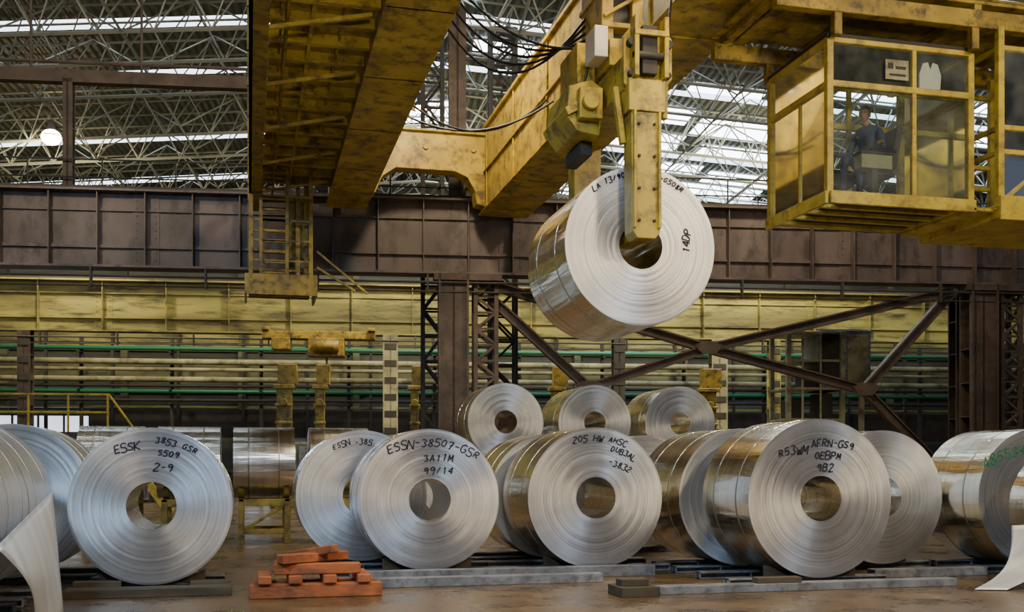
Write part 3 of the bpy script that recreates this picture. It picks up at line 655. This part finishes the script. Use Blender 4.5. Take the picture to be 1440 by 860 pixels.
# coils lying crosswise on racks
for X,Y,L,r in((.9,22.4,1.2,.72),(-.55,22.4,1.2,.72),(2.4,22.4,1.2,.72),(-2.0,22.4,1.2,.72)):
    coil(X,Y,r,L,side=CS,z=.9+r,rz=math.radians(90),seed=50)
for X in(.3,-1.15,1.8,-2.6):
    bm=N()
    for dx in(-.45,.45):
        for dy in(-.55,.55):box(bm,X+dx-.06,X+dx+.06,22.4+dy-.06,22.4+dy+.06,0,.85)
        box(bm,X+dx-.06,X+dx+.06,21.8,23,.8,.9)
    for dy in(-.55,.55):box(bm,X-.5,X+.5,22.4+dy-.05,22.4+dy+.05,.75,.9);box(bm,X-.5,X+.5,22.4+dy-.04,22.4+dy+.04,.2,.3)
    bar(bm,(X-.45,21.84,.25),(X+.45,21.84,.8),.06,.06)
    obj('coil_rack',bm,[YEL2],bevel=.01)

# loose outer wrap tails (thin bent sheet)
def sheet(name,pts,curv,mat,nu=14,nv=14):
    bm=N();g=[]
    A,B,Cc,Dd=[Vector(p) for p in pts]
    for i in range(nu+1):
        row=[]
        for j in range(nv+1):
            s=i/nu;t=j/nv;p=A.lerp(B,s).lerp(Dd.lerp(Cc,s),t);p+=curv(s,t);row.append(bm.verts.new(p))
        g.append(row)
    for i in range(nu):
        for j in range(nv):f=bm.faces.new((g[i][j],g[i+1][j],g[i+1][j+1],g[i][j+1]));f.smooth=True
    o=obj(name,bm,[mat]);s=o.modifiers.new('solid','SOLIDIFY');s.thickness=.006;return o
SHM=coil_side('loose_sheet_metal',(.90,.92,.95),.38,.6,.2)  # whitened like the left coils, bright light painted into the metal colour
sheet('loose_coil_sheet',[(-2.05,12.3,1.28),(-2.27,10.7,.80),(-2.06,11.35,.01),(-1.85,11.75,.01)],lambda s,t:Vector((.12*math.sin(math.pi*t)*s,-.12*math.sin(math.pi*s)*t,.0)),SHM)
sheet('loose_coil_sheet',[(9.95,12.3,.75),(10.12,11.7,.8),(9.15,11.4,.01),(8.8,11.55,.01)],lambda s,t:Vector((.18*math.sin(math.pi*t),0,-.12*math.sin(math.pi*t))),SHM)

# ------------------------------------------------------------------ skids, timbers
def skid(name,x0,x1,y0,y1,z0,z1,mat,web=True):
    bm=N()
    if web:
        box(bm,x0,x1,y0,y1,z1-.025,z1);box(bm,x0,x1,y0,y1,z0,z0+.02);box(bm,x0,x1,(y0+y1)/2-.02,(y0+y1)/2+.02,z0,z1)
        n=int((x1-x0)/.6)
        for i in range(n+1):
            x=x0+(x1-x0-.02)*i/n;box(bm,x,x+.02,y0+.01,y1-.01,z0,z1)
    else:box(bm,x0,x1,y0,y1,z0,z1)
    return obj(name,bm,[mat],bevel=.006)
for a,b,c,d in((-2.0,-.3,13.85,14.1),(-2.0,-.3,14.75,15.0),(1.0,6.1,14.85,15.05),(1.0,6.1,15.85,16.05),(.9,6.0,16.6,16.8),(.9,6.0,17.5,17.7),(6.0,8.3,12.65,12.85),(6.0,8.3,13.55,13.75),(6.0,10.2,14.4,14.6),(6.0,10.2,15.2,15.4),(10.3,12.2,13.4,13.6),(10.3,12.2,14.4,14.6),(10.3,12,11.6,11.8),(10.3,12,12.5,12.7),(-4.3,-2.4,11.2,11.4),(-4.3,-2.4,12.1,12.3),(-4.3,-2.4,12.6,12.8),(-4.3,-2.4,13.5,13.7),(-4,-2,15.2,15.4),(-4,-2,16.2,16.4),(5.9,10.3,18.2,18.4),(5.9,10.3,19.2,19.4),(4.2,13.4,26.9,27.1),(4.2,13.4,28.1,28.3)):
    skid('steel_skid',a,b,c,d,0,.1,BLUEG)
skid('steel_rail',1.55,4.6,13.55,13.75,0,.12,BLUEG,False);skid('steel_rail',4.8,8.9,12.02,12.24,0,.1,BLUEG,False)
skid('steel_rail',1.3,5.6,14.2,14.38,0,.15,BLUEG,False);skid('steel_rail',8.4,10.2,13.1,13.3,0,.12,BLUEG,False)
skid('timber_block',4.25,4.72,11.85,12.35,0,.12,TIMB,False);skid('timber_block',4.3,4.65,12.0,12.2,.12,.2,TIMB,False)
skid('timber_block',6.1,6.7,12.05,12.22,.1,.17,TIMB,False);skid('timber_block',-2.1,-.2,13.25,13.6,0,.1,TIMB,False)
skid('timber_block',-2.05,-1.5,13.62,13.84,0,.16,TIMB,False);skid('timber_block',-.7,-.25,13.62,13.84,0,.14,TIMB,False)
def wedge(x,y,s,zb=.1):
    bm=N();prism(bm,[(x,zb),(x+s*.3,zb),(x+s*.3,zb+.15)],y,y+.2);obj('coil_wedge',bm,[TIMB],bevel=.004)
for x,y in((2.45,14.86),(4.8,14.86),(-1.155,13.88),(7.2,12.66),(9.15,14.42)):
    wedge(x-.22-.1,y,-1);wedge(x+.22+.1,y,1)
# orange dunnage stack
bm=N()
box(bm,0,1.55,12.75,12.93,0,.17);box(bm,.05,1.5,13.2,13.38,0,.17)
for x in(.1,.45,.85,1.25):box(bm,x,x+.16,12.7,13.45,.17,.27)
box(bm,.28,1.3,12.8,12.96,.27,.4);box(bm,.3,1.1,13.15,13.3,.27,.4)
bar(bm,(.35,12.75,.46),(1.15,13.25,.46),.16,.11);bar(bm,(.5,13.3,.46),(1.0,12.85,.57),.13,.1)
obj('timber_dunnage_stack',bm,[ORANGE],bevel=.012)

# ------------------------------------------------------------------ lamps
def lamp(loc,power,col,size,target,br=.2,name='high_bay_lamp',spread=180):
    root=empty(name,loc)
    d=(Vector(target)-Vector(loc)).normalized()
    up=name!='high_bay_lamp'
    bm=N();n=24;pr=[(.06,.45),(.1,.4),(.16,.15),(.34,-.05),(.40,-.12)]
    for (r0,a),(r1,b) in zip(pr,pr[1:]):
        for i in range(n):
            t0=2*math.pi*i/n;t1=2*math.pi*(i+1)/n
            bm.faces.new([bm.verts.new(p) for p in((r0*math.cos(t0),r0*math.sin(t0),a),(r0*math.cos(t1),r0*math.sin(t1),a),(r1*math.cos(t1),r1*math.sin(t1),b),(r1*math.cos(t0),r1*math.sin(t0),b))])
    if not up:tube(bm,(0,0,.45),(0,0,1.2),.02,6)
    sh=obj('reflector_shade',bm,[STEELD],parent=root)
    bm=N();bmesh.ops.create_uvsphere(bm,u_segments=20,v_segments=12,radius=br,matrix=Matrix.Translation((0,0,-.12))@Matrix.Diagonal((1,1,.8,1)));bu=obj('bulb',bm,[LAMPE],parent=root)
    if up:
        for o in(sh,bu):o.rotation_euler=d.to_track_quat('-Z','Y').to_euler()
        bm=N();tube(bm,(0,0,-loc[2]),(0,0,-.45),.05,8);tube(bm,(0,0,-loc[2]),(0,0,-loc[2]+.05),.4,16);obj('stand',bm,[STEELD],parent=root)
    l=D.lights.new('lamp_light','AREA');l.shape='DISK';l.size=size;l.energy=power;l.color=col;l.spread=math.radians(spread)
    o=D.objects.new('lamp_light',l);C.collection.objects.link(o);o.parent=root
    o.location=d*.5;o.rotation_euler=d.to_track_quat('-Z','Y').to_euler()
WARM=(1,.78,.48);NEUT=(1,.88,.70);COOL=(.50,.73,1)
lamp((-7,1,11),1500,COOL,1.6,(-1.0,13.5,1))  # added unseen cool lamp, stands in for daylight from the left
lamp((1.2,1.5,8.2),170,(.75,.87,1),1.2,(3,14.5,1))
lamp((12,1,10),1000,WARM,1.6,(7.5,13,1.5))
lamp((5,3,7.6),150,NEUT,1.0,(5,13,4.5))
lamp((4.6,9,12.5),800,WARM,1.2,(4.6,18,5))
lamp((-8,20,13),800,WARM,1.2,(-3,30,6))
lamp((4.2,22.5,13.5),900,WARM,1.2,(4,27,1))
lamp((12,22,13.5),900,WARM,1.2,(12,29,5))
lamp((-7.2,43,14.0),1400,(1,.85,.5),1.2,(-8,51,4),.36)
lamp((6,38,14.5),1600,(1,.85,.5),1.2,(7,50,4))
lamp((20,36,14),1600,(1,.85,.5),1.2,(20,48,4))
# added fill lamps, unseen behind the camera, brighten the crane underside
lamp((.5,-3,2.6),620,(1,.84,.55),.8,(1.5,9,13.5),.15,'underside_fill_lamp',64)
lamp((9,-2.5,2.6),350,(1,.84,.55),.8,(9,10,13),.15,'underside_fill_lamp',64)

# ------------------------------------------------------------------ world
w=D.worlds.new('world');C.scene.world=w;w.use_nodes=True;bg=w.node_tree.nodes['Background']
bg.inputs[0].default_value=(.62,.75,1,1);bg.inputs[1].default_value=.12
